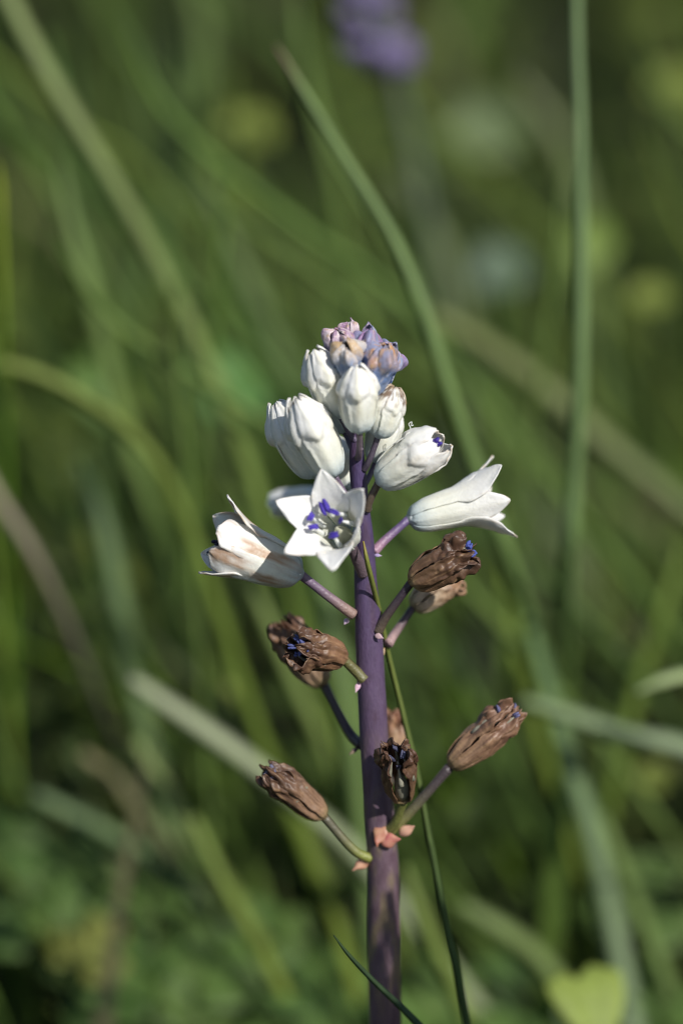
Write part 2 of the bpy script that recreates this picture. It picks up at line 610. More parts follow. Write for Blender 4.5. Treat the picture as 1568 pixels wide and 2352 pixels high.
# bluish and pink buds at the tip
bo = dict(crest=1.3, amp=0.12, blob=0.55, nub=-0.10, name='bud', warp=0.25)
flower((800, 872, 1.0), (776, 752, 0.0), 56, 'bud', (816, 930, 0), pal='pink', roll=20, label='pink and violet bud', **bo)
flower((808, 862, 2.0), (800, 728, 1.5), 36, 'bud', (816, 930, 0), pal='pink', roll=50, label='pale pink topmost bud', **bo)
flower((808, 878, -3.2), (792, 784, -4.6), 58, 'bud', (818, 930, -0.5), pal='cream', roll=0, label='bluish cream bud', **bo)
flower((832, 890, -0.6), (848, 744, -0.4), 52, 'bud', (818, 940, 0), pal='blue', roll=10, label='blue bud with a magenta tip', **bo)
flower((842, 908, -2.6), (888, 786, -3.0), 70, 'bud', (820, 950, 0), pal='orange', roll=25, label='blue grey bud with an orange tip', **bo)
flower((852, 905, 0.8), (908, 792, 1.2), 58, 'bud', (820, 950, 0.3), pal='blue', roll=0, **bo)
flower((822, 880, 4.0), (822, 782, 4.5), 52, 'bud', (818, 940, 0.5), pal='blue', roll=30, **bo)
# closed bells below the buds
flower((782, 956, -1.0), (722, 812, -2.4), 84, 'white', (817, 1012, -0.5), crest=1.15, nub=0.05, roll=8, cream=0.9, stain=0.15, amp=0.03, flares=0.02)
flower((826, 992, -5.0), (819, 846, -6.0), 84, 'white', (822, 1052, -1.2), crest=1.15, nub=0.05, roll=0, cream=1.0, stain=0.12, amp=0.03, flares=0.0, pcol=(0.13, 0.10, 0.12))
flower((868, 1003, -2.2), (905, 893, -2.0), 74, 'white', (836, 1078, -0.6), crest=1.0, nub=0.03, roll=25, cream=0.8, stain=0.12, edge=0.75, tipbrown=0.9, flares=[0, .05, .16, .10, 0.0, 0], pcol=(0.10, 0.08, 0.11),
       label='white bell with a browned, torn tip')
flower((792, 992, 4.5), (752, 868, 6.0), 80, 'white', (818, 1040, 0.8), crest=0.8, roll=20, stain=0.05)
flower((862, 1062, 4.5), (899, 930, 5.5), 78, 'white', (826, 1120, 0.8), crest=0.8, roll=10, stain=0.05)
flower((768, 1092, -3.5), (682, 922, -5.0), 96, 'white', (826, 1172, -0.8), crest=1.15, nub=0.05, roll=4, cream=0.55, stain=0.12, amp=0.03, flares=[0.05, 0, .03, 0, 0.02, 0.06],
       pcol=PURPLE, pcol2=(0.16, 0.12, 0.17))
flower((725, 1094, 2.5), (636, 932, 2.0), 92, 'white', (824, 1150, 0.2), crest=1.15, nub=0.05, roll=14, stain=0.06, flares=0.02)
flower((870, 1108, -2.0), (1012, 1006, -3.6), 100, 'white', (842, 1172, -1.0), crest=0.8, roll=6, cream=0.3, stain=0.35, edge=0.25,
       flares=[0.06, 0.24, 0.20, 0.1, 0.05, 0.16], pcol=BROWN, pr=9, anthers=[(8, 0.50, 0.93, 30, .0022, .0007), (150, 0.35, .8, 20), (40, .3, .82, 10)], acol=(0.035, 0.018, 0.20),
       label='half open white bell with violet anthers in its mouth')
# open flowers
flower((938, 1193, 3.5), (1150, 1136, 6.0), 94, 'white', (858, 1268, 0.6), flares=[0.85, 0.60, 1.0, 0.7, 0.8, 0.95], roll=-44, cream=0.2, stain=0.06, edge=0.12, pcol=(0.34, 0.20, 0.27), pcol2=(0.13, 0.09, 0.20),
       pr=10, anthers=six(0.5, 0.82, 10), lobe=0.52, label='open white bell with flared pointed petals')
flower((800, 1240, -4.5), (752, 1192, -12.0), 92, 'white', (836, 1318, -1.4), flares=[0.98, 1.18, 1.28, 1.28, 1.2, 0.75], roll=36, cream=0.05, stain=0.02, edge=0.0, amp=0.05, lobe=0.50,
       pcol=(0.12, 0.085, 0.10), pr=13, pistil=0.60, asize=1.2, anthers=[(112, .82, .86, 84, .0021, .00072), (66, .50, .86, 70, .0016, .00032), (18, .42, .76, 35, .0015, .00030), (160, 1.05, .86, 72, .0013, .00040), (188, .92, .82, 64, .0014, .00042), (275, .60, .78, 80, .0015, .00045)],
       acol=(0.045, 0.025, 0.26), label='fully open white flower with violet anthers')
flower((690, 1320, -2.5), (486, 1242, -3.5), 116, 'white', (812, 1412, -1.0), flares=[0.30, 0.40, 0.85, 0.9, 0.5, 0.62], roll=-30, cream=0.25, stain=1.5, edge=0.1, lobe=0.56,
       pcol=(0.30, 0.20, 0.17), pcol2=(0.17, 0.12, 0.18), pr=11, anthers=six(0.55, 0.93, 15), acol=(0.01, 0.01, 0.035), label='open white bell with brown stained streaks')
flower((800, 1128, 7.0), (772, 1010, 9.0), 70, 'white', (826, 1190, 1.0), crest=0.7, roll=0)
flower((735, 1135, 20.0), (632, 1160, 24.0), 56, 'white', (828, 1210, 1.0), flares=0.45, roll=10, lobe=0.56, pcol=(0.16, 0.2, 0.12))
# withered flowers
dryo = dict(amp=0.055)
flower((944, 1338, -2.0), (1080, 1262, -3.5), 88, 'dry', (866, 1452, -1.2), flares=[0.12, .25, .2, .15, .2, .25], roll=10, pcol=BROWN, pcol2=DARK, pr=10, warp=0.12,
       anthers=six(0.28, 0.99, 35, 15), acol=(0.05, 0.07, 0.26), asize=0.85, pistil=0.9, c0=(0.20, 0.115, 0.065), label='withered brown flower with blue anthers at its mouth', **dryo)
flower((948, 1396, 6.5), (1052, 1318, 8.5), 74, 'dry', (892, 1478, 1.0), flares=0.15, roll=30, pcol=(0.42, 0.28, 0.27), pcol2=DARK, pr=10, c0=(0.50, 0.40, 0.28), c1=(0.34, 0.20, 0.12), amp=0.05, ridge=0.04,
       label='pale pinkish tan withered flower')
flower((786, 1512, -2.0), (674, 1482, -7.0), 84, 'dry', (836, 1562, -1.6), flares=[0.05, 0.2, 0.1, 0.15, 0.2, 0.55], roll=5, pcol=(0.14, 0.13, 0.05), pr=12, warp=0.14,
       anthers=[(0, .45, .82, 60), (40, .35, .92, 40), (320, .4, .9, 70), (90, .45, .95, 30), (200, .3, .95, 50), (270, .45, .9, 60)], acol=(0.05, 0.06, 0.17), asize=0.95, pistil=0.85,
       label='withered brown flower gaping open with blue anthers', **dryo)
flower((744, 1572, 7.0), (642, 1428, 8.5), 84, 'dry', (830, 1712, 1.0), flares=[0.02, .1, .2, .12, .05, .1], roll=25, pcol=DARK, pcol2=(0.05, 0.04, 0.04), pr=11, c0=(0.30, 0.20, 0.13), c1=(0.17, 0.09, 0.055), bend=-0.06,
       amp=0.06, label='withered brown flower with a pale base')
flower((744, 1876, -2.0), (612, 1764, -3.5), 70, 'dry', (850, 1972, -1.0), flares=[0.05, .2, .1, .12, .3, .28], roll=20, pcol=GREEN, pcol2=(0.13, 0.12, 0.08), pr=10, warp=0.12, bend=-0.05,
       anthers=[(340, .55, .86, 30), (20, .4, .9, 50), (60, .4, .95, 20), (300, .4, .95, 40)], acol=(0.10, 0.10, 0.16), c0=(0.30, 0.18, 0.11), label='withered brown flower on a yellow green stalk', **dryo)
flower((926, 1838, -4.0), (908, 1718, -8.0), 80, 'dry', (884, 1912, -1.2), flares=[0.10, 0.3, 0.2, 0.15, 0.3, 0.12], roll=0, pcol=(0.16, 0.17, 0.05), pr=11, warp=0.14, skip=(0,),
       anthers=[(0, .3, .7, 25), (60, .4, .9, 40), (300, .35, .85, 30), (180, .4, .9, 30)], acol=(0.05, 0.05, 0.09), pistil=0.75, c0=(0.17, 0.095, 0.052), c1=(0.095, 0.048, 0.03),
       label='dark brown withered flower split open in front of the stem', **dryo)
flower((912, 1752, 9.0), (902, 1632, 11.0), 54, 'dry', (872, 1800, 1.2), flares=0.02, roll=0, pcol=BROWN, pr=9, c0=(0.44, 0.30, 0.17), c1=(0.27, 0.13, 0.08), amp=0.05)
flower((1034, 1760, -1.0), (1188, 1630, -1.5), 78, 'dry', (884, 1918, -0.8), flares=[0.0, .15, .1, .05, .12, .18], roll=14, pcol=(0.20, 0.20, 0.06), pcol2=(0.07, 0.055, 0.06), pr=12, warp=0.10,
       anthers=[(20, .4, .95, 30), (200, .45, .97, 40), (300, .9, .85, 60)], acol=(0.10, 0.10, 0.2), c0=(0.34, 0.21, 0.125), c1=(0.20, 0.105, 0.065), label='long tan brown withered flower on the longest stalk', **dryo)

# bracts under the stalks
for bx, by, bd, lx, wx, ang, c in [
        (872, 1920, -2.3, 36, 26, 250, (0.40, 0.15, 0.10)), (897, 1931, -2.6, 30, 24, 10, (0.46, 0.13, 0.12)), (934, 1906, -1.5, 28, 19, 30, (0.55, 0.30, 0.22)),
        (828, 1986, -1.0, 32, 18, 215, (0.46, 0.22, 0.15)), (795, 1428, -0.5, 11, 8, 240, (0.48, 0.36, 0.50)), (871, 1462, -2.2, 14, 9, 340, (0.48, 0.32, 0.42)),
        (820, 1579, -1.8, 16, 9, 250, (0.60, 0.38, 0.52)), (868, 1276, -0.3, 12, 6, 350, (0.42, 0.34, 0.58)), (848, 1166, -1.0, 9, 8, 330, (0.46, 0.38, 0.56)),
        (828, 1032, -1.4, 8, 7, 270, (0.58, 0.48, 0.66)), (824, 1312, -2.0, 14, 8, 300, (0.36, 0.26, 0.42)), (811, 1726, 0.6, 15, 8, 215, (0.09, 0.06, 0.07)),
        (805, 1000, -0.9, 6, 6, 200, (0.50, 0.44, 0.56)), (880, 1500, 0.5, 16, 5, 260, (0.35, 0.22, 0.10))]:
    c3 = P(bx, by, ds(by) + bd)
    a = math.radians(ang)
    ax = RT * math.cos(a) + UP * math.sin(a) - FW * 0.25
    V, F = ell_geo(c3, ax, lx * K * 0.80, RT * -math.sin(a) + UP * math.cos(a), wx * K * 0.75, wx * K * 0.30, 14, 11)
    V = [v - (v - c3 - ax.normalized() * (v - c3).dot(ax.normalized())) * (0.75 * sstep(-0.3, 1.0, (v - c3).dot(ax.normalized()) / (lx * K * 0.8))) for v in V]
    V = [v + noise.noise_vector(v * 900) * (wx * K * 0.22) for v in V]
    mk('bract', V, F, M['bract'], plant, cols=[mix(c, (0.6, 0.45, 0.25), 0.35 * (nz(v.x * 1500, v.y * 1500, v.z * 1500) + 0.4)) for v in V])
# a wisp caught on a petal
V, F = tube_geo(spline([tuple(P(x, y, -5)) for x, y in ((940, 992), (942, 982), (938, 974), (945, 969), (944, 978), (949, 976))], 16), [0.00005] * 16, 6)
mk('fibre', V, F, M['filament'], plant)

# ------------------------------------------------------------------ single grass blades
G1, G2, G3, G4, G5 = (0.110, 0.190, 0.035), (0.155, 0.225, 0.065), (0.185, 0.245, 0.030), (0.30, 0.32, 0.22), (0.075, 0.150, 0.035)
DRYC = (0.36, 0.30, 0.22)


def blade_mesh(pts, wid, c0, c1, name, label, group=None, twist=0.0, root=True, tip=True, ctip=None, cat='grass'):
    """pts: (grid x, grid y, depth mm) from tip to foot; wid: widths in grid units at those points"""
    W = [(*P(*p), w * K * (DIST + min(p[2], 60) * 0.0003) / DIST) for p, w in zip(pts, wid)]
    if root:
        a, b = Vector(W[-2][:3]), Vector(W[-1][:3])
        t = (b - a).normalized()
        h = max(0.005, b.z)
        sl_ = Vector((t.x, t.y, 0)) * (h * min(1.2, 1.0 / max(0.35, -t.z)) if t.z < -0.1 else h * 0.9)
        W.append((b.x + sl_.x * 0.42, b.y + sl_.y * 0.42, h * 0.5, W[-1][3]))
        W.append((b.x + sl_.x * 0.7, b.y + sl_.y * 0.7, -0.004, W[-1][3] * 0.9))
    n = 56
    S = spline(W, n)
    V, F, C = [], [], []
    for i, p in enumerate(S):
        c = Vector(p[:3])
        t = (Vector(S[min(i + 1, n - 1)][:3]) - Vector(S[max(i - 1, 0)][:3])).normalized()
        side = t.cross((c - CAM).normalized()).normalized()
        nrm = side.cross(t).normalized()
        tw = twist + 0.35 * nz(i * 0.06, pts[0][0] * 0.01)
        s2 = side * math.cos(tw) + nrm * math.sin(tw)
        n2 = nrm * math.cos(tw) - side * math.sin(tw)
        w = max(p[3], 0.00008) * 0.5
        th = min(0.00022, w * 0.5)
        V += [c - s2 * w + n2 * w * 0.18, c - n2 * (w * 0.10 + th), c + s2 * w + n2 * w * 0.18, c + n2 * (th - w * 0.10)]
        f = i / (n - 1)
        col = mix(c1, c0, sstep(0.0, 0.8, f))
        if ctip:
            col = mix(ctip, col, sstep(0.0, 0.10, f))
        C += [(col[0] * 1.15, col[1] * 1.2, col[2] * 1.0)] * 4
    for i in range(n - 1):
        for k in range(4):
            a, b = i * 4 + k, i * 4 + (k + 1) % 4
            F.append((a, b, b + 4, a + 4))
    F += [(3, 2, 1, 0), tuple(range((n - 1) * 4, n * 4))]
    ft = S[-1]
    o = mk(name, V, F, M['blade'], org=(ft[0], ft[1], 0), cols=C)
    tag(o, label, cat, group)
    return o


B_ = blade_mesh
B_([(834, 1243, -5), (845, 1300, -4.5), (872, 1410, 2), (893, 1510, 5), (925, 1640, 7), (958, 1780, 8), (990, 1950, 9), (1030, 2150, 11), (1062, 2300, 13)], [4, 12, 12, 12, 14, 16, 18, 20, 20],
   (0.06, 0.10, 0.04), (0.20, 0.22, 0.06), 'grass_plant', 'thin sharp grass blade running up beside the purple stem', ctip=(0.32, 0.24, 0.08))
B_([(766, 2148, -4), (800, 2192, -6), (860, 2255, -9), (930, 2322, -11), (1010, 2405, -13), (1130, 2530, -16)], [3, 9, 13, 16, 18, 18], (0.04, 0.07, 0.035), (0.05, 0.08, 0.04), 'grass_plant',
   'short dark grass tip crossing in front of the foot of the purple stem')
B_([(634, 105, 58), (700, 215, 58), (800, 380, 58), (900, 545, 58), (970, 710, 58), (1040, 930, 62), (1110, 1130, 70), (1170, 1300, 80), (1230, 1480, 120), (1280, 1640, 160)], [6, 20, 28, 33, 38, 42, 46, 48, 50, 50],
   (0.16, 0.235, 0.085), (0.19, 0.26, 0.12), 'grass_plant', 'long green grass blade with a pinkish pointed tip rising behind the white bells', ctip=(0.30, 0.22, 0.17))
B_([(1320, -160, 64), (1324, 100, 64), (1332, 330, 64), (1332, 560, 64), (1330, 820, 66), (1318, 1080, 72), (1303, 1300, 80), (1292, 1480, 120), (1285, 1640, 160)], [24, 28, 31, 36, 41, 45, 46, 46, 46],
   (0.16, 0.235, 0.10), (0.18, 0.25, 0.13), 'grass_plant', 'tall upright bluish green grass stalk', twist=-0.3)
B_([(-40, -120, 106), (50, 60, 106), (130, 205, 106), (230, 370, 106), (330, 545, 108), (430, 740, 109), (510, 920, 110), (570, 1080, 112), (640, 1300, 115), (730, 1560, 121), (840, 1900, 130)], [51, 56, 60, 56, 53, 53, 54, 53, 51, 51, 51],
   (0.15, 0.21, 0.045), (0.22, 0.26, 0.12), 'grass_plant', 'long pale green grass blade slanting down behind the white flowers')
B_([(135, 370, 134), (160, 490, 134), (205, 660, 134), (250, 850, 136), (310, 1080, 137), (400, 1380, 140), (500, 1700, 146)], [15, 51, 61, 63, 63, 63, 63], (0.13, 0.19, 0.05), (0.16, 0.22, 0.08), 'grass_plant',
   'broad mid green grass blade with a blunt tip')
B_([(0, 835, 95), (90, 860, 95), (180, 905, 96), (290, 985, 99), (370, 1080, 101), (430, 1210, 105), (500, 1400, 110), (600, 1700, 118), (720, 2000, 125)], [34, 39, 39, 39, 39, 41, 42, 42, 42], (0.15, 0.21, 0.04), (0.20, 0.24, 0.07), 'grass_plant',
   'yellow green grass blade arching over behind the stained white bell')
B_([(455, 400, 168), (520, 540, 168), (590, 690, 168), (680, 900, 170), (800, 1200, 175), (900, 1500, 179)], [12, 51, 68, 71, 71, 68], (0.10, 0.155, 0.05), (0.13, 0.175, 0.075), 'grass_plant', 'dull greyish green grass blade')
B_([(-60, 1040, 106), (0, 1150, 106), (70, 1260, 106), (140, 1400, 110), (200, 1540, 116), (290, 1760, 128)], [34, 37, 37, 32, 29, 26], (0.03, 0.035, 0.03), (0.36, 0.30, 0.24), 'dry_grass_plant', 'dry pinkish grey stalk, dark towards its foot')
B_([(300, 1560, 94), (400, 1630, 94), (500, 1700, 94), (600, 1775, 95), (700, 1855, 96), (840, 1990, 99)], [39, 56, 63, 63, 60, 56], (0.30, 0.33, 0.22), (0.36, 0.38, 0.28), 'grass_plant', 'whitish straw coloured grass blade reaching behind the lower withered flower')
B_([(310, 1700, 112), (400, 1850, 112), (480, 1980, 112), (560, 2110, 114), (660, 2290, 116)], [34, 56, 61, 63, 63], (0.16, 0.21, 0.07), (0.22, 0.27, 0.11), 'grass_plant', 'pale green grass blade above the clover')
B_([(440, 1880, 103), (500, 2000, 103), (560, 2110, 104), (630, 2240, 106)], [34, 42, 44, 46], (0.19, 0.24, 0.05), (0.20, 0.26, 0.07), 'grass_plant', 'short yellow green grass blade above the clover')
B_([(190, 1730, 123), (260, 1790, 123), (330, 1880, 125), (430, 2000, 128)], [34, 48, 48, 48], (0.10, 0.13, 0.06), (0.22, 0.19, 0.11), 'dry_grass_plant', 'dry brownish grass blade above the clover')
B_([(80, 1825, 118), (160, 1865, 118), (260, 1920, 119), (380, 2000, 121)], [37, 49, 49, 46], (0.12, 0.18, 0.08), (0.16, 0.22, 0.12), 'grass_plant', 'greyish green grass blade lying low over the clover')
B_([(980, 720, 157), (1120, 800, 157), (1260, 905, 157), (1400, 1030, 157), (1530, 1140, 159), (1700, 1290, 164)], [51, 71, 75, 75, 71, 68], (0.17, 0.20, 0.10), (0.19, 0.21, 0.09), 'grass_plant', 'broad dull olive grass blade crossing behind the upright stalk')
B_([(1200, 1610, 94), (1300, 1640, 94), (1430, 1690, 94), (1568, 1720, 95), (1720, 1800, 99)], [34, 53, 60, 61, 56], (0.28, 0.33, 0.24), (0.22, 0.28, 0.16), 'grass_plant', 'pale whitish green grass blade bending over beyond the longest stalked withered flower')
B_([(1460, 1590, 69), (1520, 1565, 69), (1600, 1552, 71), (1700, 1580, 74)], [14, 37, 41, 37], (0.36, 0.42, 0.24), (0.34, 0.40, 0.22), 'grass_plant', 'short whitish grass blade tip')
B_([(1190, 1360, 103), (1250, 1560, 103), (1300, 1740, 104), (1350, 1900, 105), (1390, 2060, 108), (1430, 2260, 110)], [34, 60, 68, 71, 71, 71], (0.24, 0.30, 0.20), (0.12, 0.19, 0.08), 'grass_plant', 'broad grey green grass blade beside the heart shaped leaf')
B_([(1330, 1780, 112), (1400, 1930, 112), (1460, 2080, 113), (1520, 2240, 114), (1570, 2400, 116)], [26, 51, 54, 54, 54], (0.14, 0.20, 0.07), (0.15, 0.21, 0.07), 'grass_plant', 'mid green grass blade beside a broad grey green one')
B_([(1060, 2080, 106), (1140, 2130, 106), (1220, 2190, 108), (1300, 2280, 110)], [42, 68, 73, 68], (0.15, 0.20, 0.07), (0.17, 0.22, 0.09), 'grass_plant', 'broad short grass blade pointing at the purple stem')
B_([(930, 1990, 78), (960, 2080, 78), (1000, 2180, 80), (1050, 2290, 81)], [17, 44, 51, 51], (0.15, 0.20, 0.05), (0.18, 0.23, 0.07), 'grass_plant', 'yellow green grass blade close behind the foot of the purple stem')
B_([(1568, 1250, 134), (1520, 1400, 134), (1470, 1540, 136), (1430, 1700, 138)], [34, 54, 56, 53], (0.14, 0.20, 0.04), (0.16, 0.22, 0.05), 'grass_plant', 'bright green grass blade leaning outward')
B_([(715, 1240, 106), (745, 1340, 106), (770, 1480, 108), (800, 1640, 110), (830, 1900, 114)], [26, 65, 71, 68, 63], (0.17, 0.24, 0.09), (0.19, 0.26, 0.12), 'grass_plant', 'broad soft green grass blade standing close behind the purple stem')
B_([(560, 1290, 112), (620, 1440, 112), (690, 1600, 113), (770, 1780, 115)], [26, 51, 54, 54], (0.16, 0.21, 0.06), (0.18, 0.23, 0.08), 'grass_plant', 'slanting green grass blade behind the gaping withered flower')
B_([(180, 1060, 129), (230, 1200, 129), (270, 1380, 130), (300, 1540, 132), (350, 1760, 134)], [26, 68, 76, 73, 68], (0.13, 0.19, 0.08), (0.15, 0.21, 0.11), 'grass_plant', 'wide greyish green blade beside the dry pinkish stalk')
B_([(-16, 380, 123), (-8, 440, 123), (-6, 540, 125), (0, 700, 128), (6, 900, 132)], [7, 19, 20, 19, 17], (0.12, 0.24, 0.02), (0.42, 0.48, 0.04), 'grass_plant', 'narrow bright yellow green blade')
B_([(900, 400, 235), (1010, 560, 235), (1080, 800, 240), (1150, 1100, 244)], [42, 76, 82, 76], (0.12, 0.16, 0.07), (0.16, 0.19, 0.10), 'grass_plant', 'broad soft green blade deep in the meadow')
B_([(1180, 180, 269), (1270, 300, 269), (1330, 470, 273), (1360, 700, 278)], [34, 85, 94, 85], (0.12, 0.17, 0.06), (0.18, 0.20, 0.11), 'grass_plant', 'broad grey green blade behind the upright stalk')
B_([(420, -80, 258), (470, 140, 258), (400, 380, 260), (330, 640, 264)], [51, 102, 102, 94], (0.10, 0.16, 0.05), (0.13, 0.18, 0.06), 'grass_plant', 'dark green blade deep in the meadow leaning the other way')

# looser blades standing behind, told apart only by their place
for i in range(110):
    x = rnd.uniform(-250, 1850)
    y = rnd.uniform(-200, 1900)
    d = rnd.uniform(100, 330)
    ln = rnd.uniform(500, 900)
    lean = rnd.gauss(0.42, 0.32)
    ci = rnd.randrange(4)
    c = mix([G1, G2, G3, G5][ci], (0.11, 0.17, 0.04), 0.25)
    cn = ['mid green', 'pale green', 'yellow green', 'dark green'][ci]
    w = rnd.uniform(14, 44)
    pts = [(x, y, d), (x + lean * ln * .35 * .7, y + ln * .35, d), (x + lean * ln * .8, y + ln * .7, d + 2), (x + lean * ln * 1.3, y + ln, d + 5)]
    if P(*pts[-1]).z < 0.004 or (d < 210 and any(700 < q[0] < 1010 and q[1] < 260 for q in pts)):
        continue
    B_(pts, [w * .2, w, w * 1.1, w], mix(c, (0.1, 0.12, 0.05), 0.2), c, 'grass_plant', 'blurred %s grass blade %s in the meadow behind the flower spike' % (cn, 'standing upright' if abs(lean) < 0.3 else 'leaning over'), 'blurred grass blades behind the flower spike', twist=rnd.uniform(-0.8, 0.8))

# ------------------------------------------------------------------ clover, broad leaves, small flowers
def leaf_geo(c, ax, up, L, W, notch=0.0, n=10, fold=0.25):
    """leaf blade from its base c along ax; obovate with a notch, or ovate"""
    ax = ax.normalized()
    side = ax.cross(up).normalized()
    nn = side.cross(ax)
    V, F = [], []
    for j in range(n + 1):
        t = j / n
        if notch:
            w = math.sin(math.pi * min(1, t * 0.62 + 0.03)) * (1 - sstep(0.80, 1.04, t) * 0.55)
        else:
            w = math.sin(math.pi * (t * 0.94 + 0.03)) ** 0.8
        for k in (-2, -1, 0, 1, 2):
            u = k / 2
            x = t * L - (notch * L * (1 - abs(u)) * sstep(0.6, 1.0, t)) - 0.10 * L * sstep(0.7, 1, t) * u * u
            V.append(c + ax * x + side * (u * W * w) + nn * (abs(u) * W * w * fold - 0.15 * L * t * t))
    for j in range(n):
        for k in range(4):
            a = j * 5 + k
            F.append((a, a + 1, a + 6, a + 5))
    return V, F


def stalk(parent, top, foot_, r, c, mat=None):
    m = (top + foot_) * 0.5 + Vector((0.003, 0.002, 0.004))
    V, F = tube_geo(spline([tuple(foot_), tuple(m), tuple(top)], 12), [r * (1.15 - 0.3 * i / 11) for i in range(12)], 8)
    mk('stalk', V, F, mat or M['leaf'], parent, cols=[c] * len(V))


def clover(px, py, d, size, c, label, group):
    top = P(px, py, d)
    if top.z < 0.012:
        top.z = 0.012
    ft = Vector((top.x + rnd.uniform(-.01, .01), top.y + rnd.uniform(0, .012), 0))
    t = empty('clover', ft, label, 'clover', group)
    stalk(t, top, ft - Vector((0, 0, .003)), 0.0005, (0.12, 0.16, 0.05))
    a0 = rnd.uniform(0, 6.28)
    tilt = Vector((rnd.uniform(-.3, .4), -0.55 + rnd.uniform(-.3, .2), 1)).normalized()
    e1 = tilt.orthogonal().normalized()
    e2 = tilt.cross(e1)
    for k in range(3):
        a = a0 + k * 2.094
        V, F = leaf_geo(top, e1 * math.cos(a) + e2 * math.sin(a) + tilt * 0.15, tilt, size, size * 0.52, notch=0.10)
        mk('leaflet', V, F, M['leaf'], t, cols=[mix(c, (0.2, 0.24, 0.08), 0.3 * nz(v.x * 300, v.y * 300, v.z * 300)) for v in V], solid=0.0002)


CL = 'green three part clover leaf low in the meadow'
CG = 'clover leaves low behind the flower spike'
for px, py, d, s, c in [(345, 2025, 125, .0075, G1), (250, 2095, 130, .008, G5), (175, 2150, 122, .0075, G1), (330, 2215, 118, .010, G5), (420, 2130, 135, .008, G1),
                        (55, 2080, 125, .009, G5), (450, 2250, 120, .010, G1), (560, 2200, 128, .009, G5), (620, 2290, 112, .010, G1), (300, 2330, 118, .009, G5), (520, 2340, 112, .010, G2),
                        (700, 2230, 125, .009, G1), (130, 1990, 135, .008, G5), (800, 2320, 112, .010, G1), (30, 1960, 135, .008, G5), (1010, 2330, 105, .009, G1), (740, 2330, 105, .009, G5),
                        (1180, 2330, 118, .009, G5), (1500, 2330, 115, .008, G1), (1480, 2080, 130, .008, G2)]:
    clover(px, py, d, s * 1.35, mix(c, (0.085, 0.145, 0.035), 0.7), CL, CG)
clover(210, 2185, 116, .0078, (0.18, 0.20, 0.045), 'yellowing clover leaf among green ones', None)


def broad_leaf(px, py, d, L, W, ang, c, label, notch=0.0, tilt=0.5):
    b = P(px, py, d)
    ft = Vector((b.x + 0.004, b.y + 0.01, 0))
    t = empty('broad_leaf', ft, label, 'leaf')
    stalk(t, b, ft - Vector((0, 0, .003)), 0.0008, (0.12, 0.16, 0.05))
    a = math.radians(ang)
    V, F = leaf_geo(b, RT * math.cos(a) + UP * math.sin(a) + FW * 0.3, (-FW + UP * tilt + RT * 0.3), L, W, notch, 14)
    mk('leaf_blade', V, F, M['leaf'], t, cols=[mix(c, (0.2, 0.26, 0.06), 0.3 * nz(v.x * 200, v.y * 200, v.z * 200)) for v in V], solid=0.0003)


broad_leaf(1385, 2420, 62, .0150, .0062, 105, (0.26, 0.33, 0.07), 'bright yellow green heart shaped leaf', notch=0.22)
broad_leaf(1020, 330, 300, .022, .0085, 20, (0.12, 0.165, 0.065), 'pale green oval leaf deep in the meadow')
broad_leaf(1090, 660, 250, .015, .0065, 40, (0.11, 0.16, 0.095), 'bluish green oval leaf deep in the meadow beyond the long pointed blade')
broad_leaf(230, 980, 200, .018, .008, 80, (0.12, 0.22, 0.04), 'fresh green oval leaf behind the arching yellow green blade')
broad_leaf(480, 960, 160, .016, .0085, 60, (0.08, 0.19, 0.04), 'deep green oval leaf behind the paired white bells')
broad_leaf(1330, 640, 210, .016, .005, 70, (0.15, 0.22, 0.04), 'fresh green oval leaf behind the upright stalk')


def yellow_flower(px, py, d, r, label):
    c = P(px, py, d)
    ft = Vector((c.x + 0.006, c.y + 0.01, 0))
    t = empty('yellow_flower', ft, label, 'flower')
    stalk(t, c, ft - Vector((0, 0, .003)), 0.0006, (0.12, 0.16, 0.05))
    ax = (-FW * 0.7 + UP * 0.6).normalized()
    e1 = ax.orthogonal().normalized()
    e2 = ax.cross(e1)
    for k in range(5):
        a = k * 1.2566
        V, F = leaf_geo(c, e1 * math.cos(a) + e2 * math.sin(a) + ax * 0.5, ax, r, r * 0.5, 0.05, 8)
        mk('petal', V, F, M['yellow'], t, solid=0.0003)
    V, F = ell_geo(c + ax * r * 0.2, ax, r * 0.3, e1, r * 0.28, r * 0.28)
    mk('centre', V, F, M['yellow'], t)


yellow_flower(565, 318, 260, .0075, 'yellow green flower head beside the tip of the long pointed blade')
yellow_flower(1492, 690, 210, .0045, 'small yellow flower beyond the upright stalk')
yellow_flower(548, 1602, 130, .0035, 'small yellow flower behind the gaping withered flower')
yellow_flower(1550, 215, 320, .0075, 'pale yellow flower deep in the meadow')
yellow_flower(1500, 1790, 150, .0035, 'small yellow flower near the pale bent blade')

# violet flower spike in the distance
t0, t1, d = P(770, -110, 210), P(905, 165, 210), 210
ft = Vector((t1.x + 0.02, t1.y + 0.02, 0))
vs = empty('violet_flower', ft, 'blurred violet flower spike deep in the meadow', 'flower')
V, F = tube_geo(spline([tuple(ft - Vector((0, 0, .003))), tuple((ft + t1) * 0.5 + Vector((.004, 0, .006))), tuple(t1), tuple(t0)], 30), [0.0014] * 30, 10)
mk('stem', V, F, M['violet'], vs, cols=[(0.12, 0.15, 0.10)] * len(V))
for i in range(34):
    f = rnd.random()
    c = t0.lerp(t1, f)
    a = rnd.uniform(0, 6.28)
    dirv = (RT * math.cos(a) + FW * math.sin(a)) + UP * rnd.uniform(-.1, .5)
    V, F = ell_geo(c + dirv.normalized() * 0.0040, dirv, 0.0038, UP, 0.0020, 0.0020)
    V = [v + noise.noise_vector(v * 400) * 0.0006 for v in V]
    col = mix((0.25, 0.19, 0.38), (0.17, 0.14, 0.28), rnd.random())
    mk('floret', V, F, M['violet'], vs, cols=[col] * len(V))

